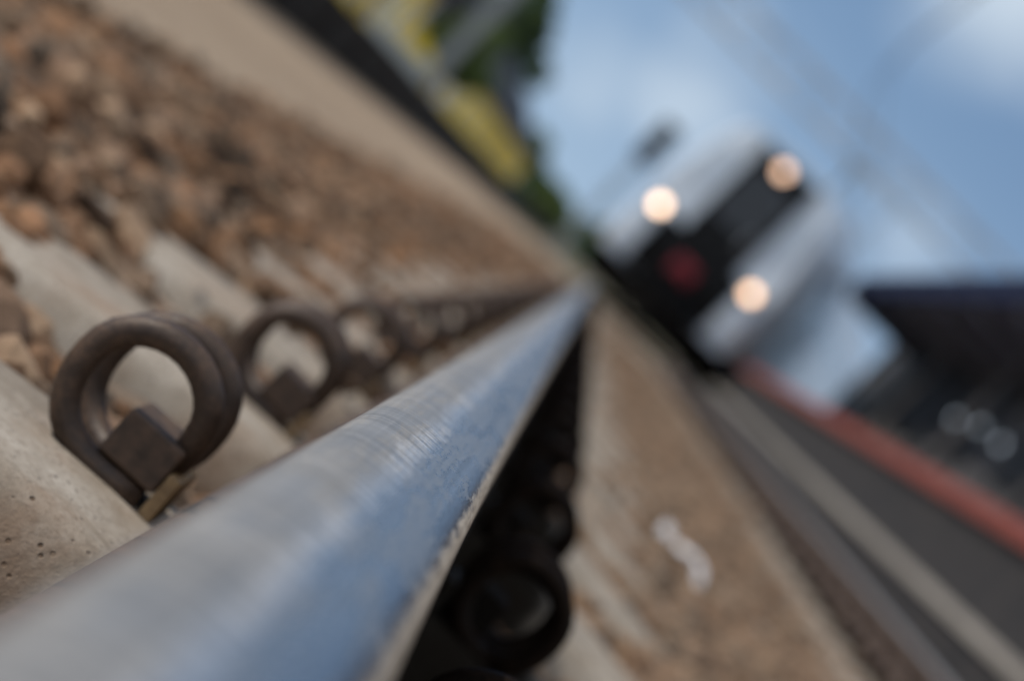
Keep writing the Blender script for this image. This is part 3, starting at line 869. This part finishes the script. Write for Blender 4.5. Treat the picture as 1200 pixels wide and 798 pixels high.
tree(-17.8, 178, 13.5, 9.5, 'tall deep green tree rising over the near end of the goods shed', 'tree', M['leafa'], 7000, 0.32)
tree(-18.0, 138, 11, 8, 'light green broad tree between the yellow house and the goods shed', 'tree', M['leafb'], 7000, 0.30)
tree(-19.5, 168, 12, 8, 'dark green tree directly behind the gantry leg, right of the yellow house', 'tree', M['leafa'], 6000, 0.28)
tree(-19.5, 150, 9, 8, 'green tree behind the middle of the goods shed', 'tree', M['leafb'], 5000, 0.3)
tree(-13.5, 215, 6.5, 7, 'round green tree at the far end of the goods shed, toward the train', 'tree', M['leafb'], 5000, 0.3)
tree(-7.5, 222, 3.6, 4.5, 'low green bush between the goods shed end and the signal', 'bush', M['leafb'], 4000, 0.2, 'bushes beside the track', 'green_bush')
tree(-6.4, 236, 3.0, 4.0, 'small pale green bush beside the track, left of the signal', 'bush', M['leafb'], 3000, 0.16, 'bushes beside the track', 'green_bush')
tree(-10.5, 250, 4.6, 6, 'distant green tree over the vanishing point of the rails', 'tree', M['leafa'], 4000, 0.35)
tree(-8.5, 82, 4.2, 2.8, 'green bush between the gantry leg and the near end of the goods shed', 'bush', M['leafb'], 4000, 0.14, 'bushes beside the track', 'green_bush')
tree(-1.5, 270, 5.0, 9, 'distant dark tree showing just left of the train', 'tree', M['leafa'], 4000, 0.35)

vv = MB()
for i in range(44):
    cx = -70 + i * 4.2 + rng.uniform(-1, 1)
    if True:
        hh = rng.uniform(2.2, 4.2)
        lv = leaves([np.array((cx, 300 + rng.uniform(-6, 6), ZG + hh * 0.5)), np.array((cx + 1.5, 302, ZG + hh * 0.3))], [hh * 0.7, hh * 0.7], 260, 0.45)
        vv.add(lv.v, lv.f)
tag(vv.build('far_hedge', M['leafa']), 'low dark band of scrub along the horizon', 'scrub', kind='stuff')

# ------------------------------------------------------------------ light
sun_dir = Vector((-0.72, -0.02, 0.63)).normalized()
el = math.asin(sun_dir.z); az = math.atan2(sun_dir.x, sun_dir.y)
sd = bpy.data.lights.new('sun', 'SUN'); sd.energy = 3.0; sd.angle = math.radians(0.53); sd.color = (1.0, 0.90, 0.77)
so = bpy.data.objects.new('sun', sd); C.objects.link(so)
so.rotation_euler = (-sun_dir).to_track_quat('-Z', 'Y').to_euler()

w = bpy.data.worlds.new('World'); scene.world = w; w.use_nodes = True
nt = w.node_tree; nt.nodes.clear(); k = NT(nt)
out = k.n('ShaderNodeOutputWorld'); bg = k.n('ShaderNodeBackground')
sky = k.n('ShaderNodeTexSky'); sky.sky_type = 'NISHITA'; sky.sun_disc = False
sky.sun_elevation = el; sky.sun_rotation = az; sky.air_density = 1.0; sky.dust_density = 0.4; sky.ozone_density = 1.5
tc = k.n('ShaderNodeTexCoord')
gx, gy, gz = k.xyz(tc.outputs['Generated'])
cmb = k.n('ShaderNodeCombineXYZ'); k.l(gx, cmb.inputs[0]); k.l(gy, cmb.inputs[1])
k.l(k.m('ADD', k.m('MAXIMUM', gz, 0.0), 0.22), cmb.inputs[2])
nrm = k.n('ShaderNodeVectorMath', operation='NORMALIZE'); k.l(cmb.outputs[0], nrm.inputs[0])
k.l(nrm.outputs[0], sky.inputs['Vector'])
mp = k.n('ShaderNodeMapping'); mp.inputs['Scale'].default_value = (5, 5, 9); k.l(tc.outputs['Generated'], mp.inputs[0])
cn = k.noise(mp.outputs[0], 1.6, 6, 0.55, 0.3)
cl = k.step(cn, 0.50, 0.72)


def blob(px, py, rad, amt):
    """a cloud at a compass direction and height in the sky"""
    d = (ROT @ Vector((px - 600, 399 - py, -F))).normalized()
    q = k.n('ShaderNodeVectorMath', operation='DISTANCE'); k.l(tc.outputs['Generated'], q.inputs[0]); q.inputs[1].default_value = d
    return k.m('MULTIPLY', k.step(k.m('MULTIPLY_ADD', cn, -rad * 1.5, k.m('ADD', q.outputs['Value'], rad * 0.75)), rad * 1.15, -0.2 * rad), amt)


cl = k.m('MULTIPLY', cl, 0.5)
for b4 in ((800, 130, 0.055, 0.72), (690, 110, 0.055, 0.55), (1200, -20, 0.065, 0.9), (1060, 290, 0.045, 0.6), (640, 60, 0.03, 0.35)):
    cl = k.m('MAXIMUM', cl, blob(*b4))
dv = k.n('ShaderNodeVectorMath', operation='DOT_PRODUCT'); k.l(tc.outputs['Generated'], dv.inputs[0]); dv.inputs[1].default_value = Vector((0.75, -0.55, 0.35)).normalized()
skyfill = k.m('MULTIPLY', k.step(k.m('MULTIPLY_ADD', cn, 0.9, dv.outputs['Value']), 0.45, 0.95), 0.85)   # added fill: unseen bright sky behind and to the right, lifts shaded faces
haze = k.step(gz, 0.16, 0.0, 0.04, 0.30)
cl = k.m('MAXIMUM', cl, haze)
CLOUD = (5.6, 6.5, 7.4)
colr = k.mix(cl, k.mix(1.0, sky.outputs[0], (1.0, 1.06, 1.06), 'MULTIPLY'), CLOUD)
colr = k.mix(skyfill, colr, (7.4, 7.7, 8.2))
k.l(colr, bg.inputs['Color']); bg.inputs['Strength'].default_value = 0.115
k.l(bg.outputs[0], out.inputs[0])

# ------------------------------------------------------------------ render settings
scene.render.engine = 'CYCLES'
scene.cycles.use_denoising = True
try:
    scene.cycles.denoiser = 'OPENIMAGEDENOISE'
    scene.cycles.denoising_input_passes = 'RGB_ALBEDO_NORMAL'
except Exception:
    pass
scene.cycles.max_bounces = 6
scene.cycles.sample_clamp_indirect = 6
scene.view_settings.view_transform = 'Standard'
scene.view_settings.look = 'None'
scene.view_settings.exposure = 0
scene.view_settings.gamma = 1
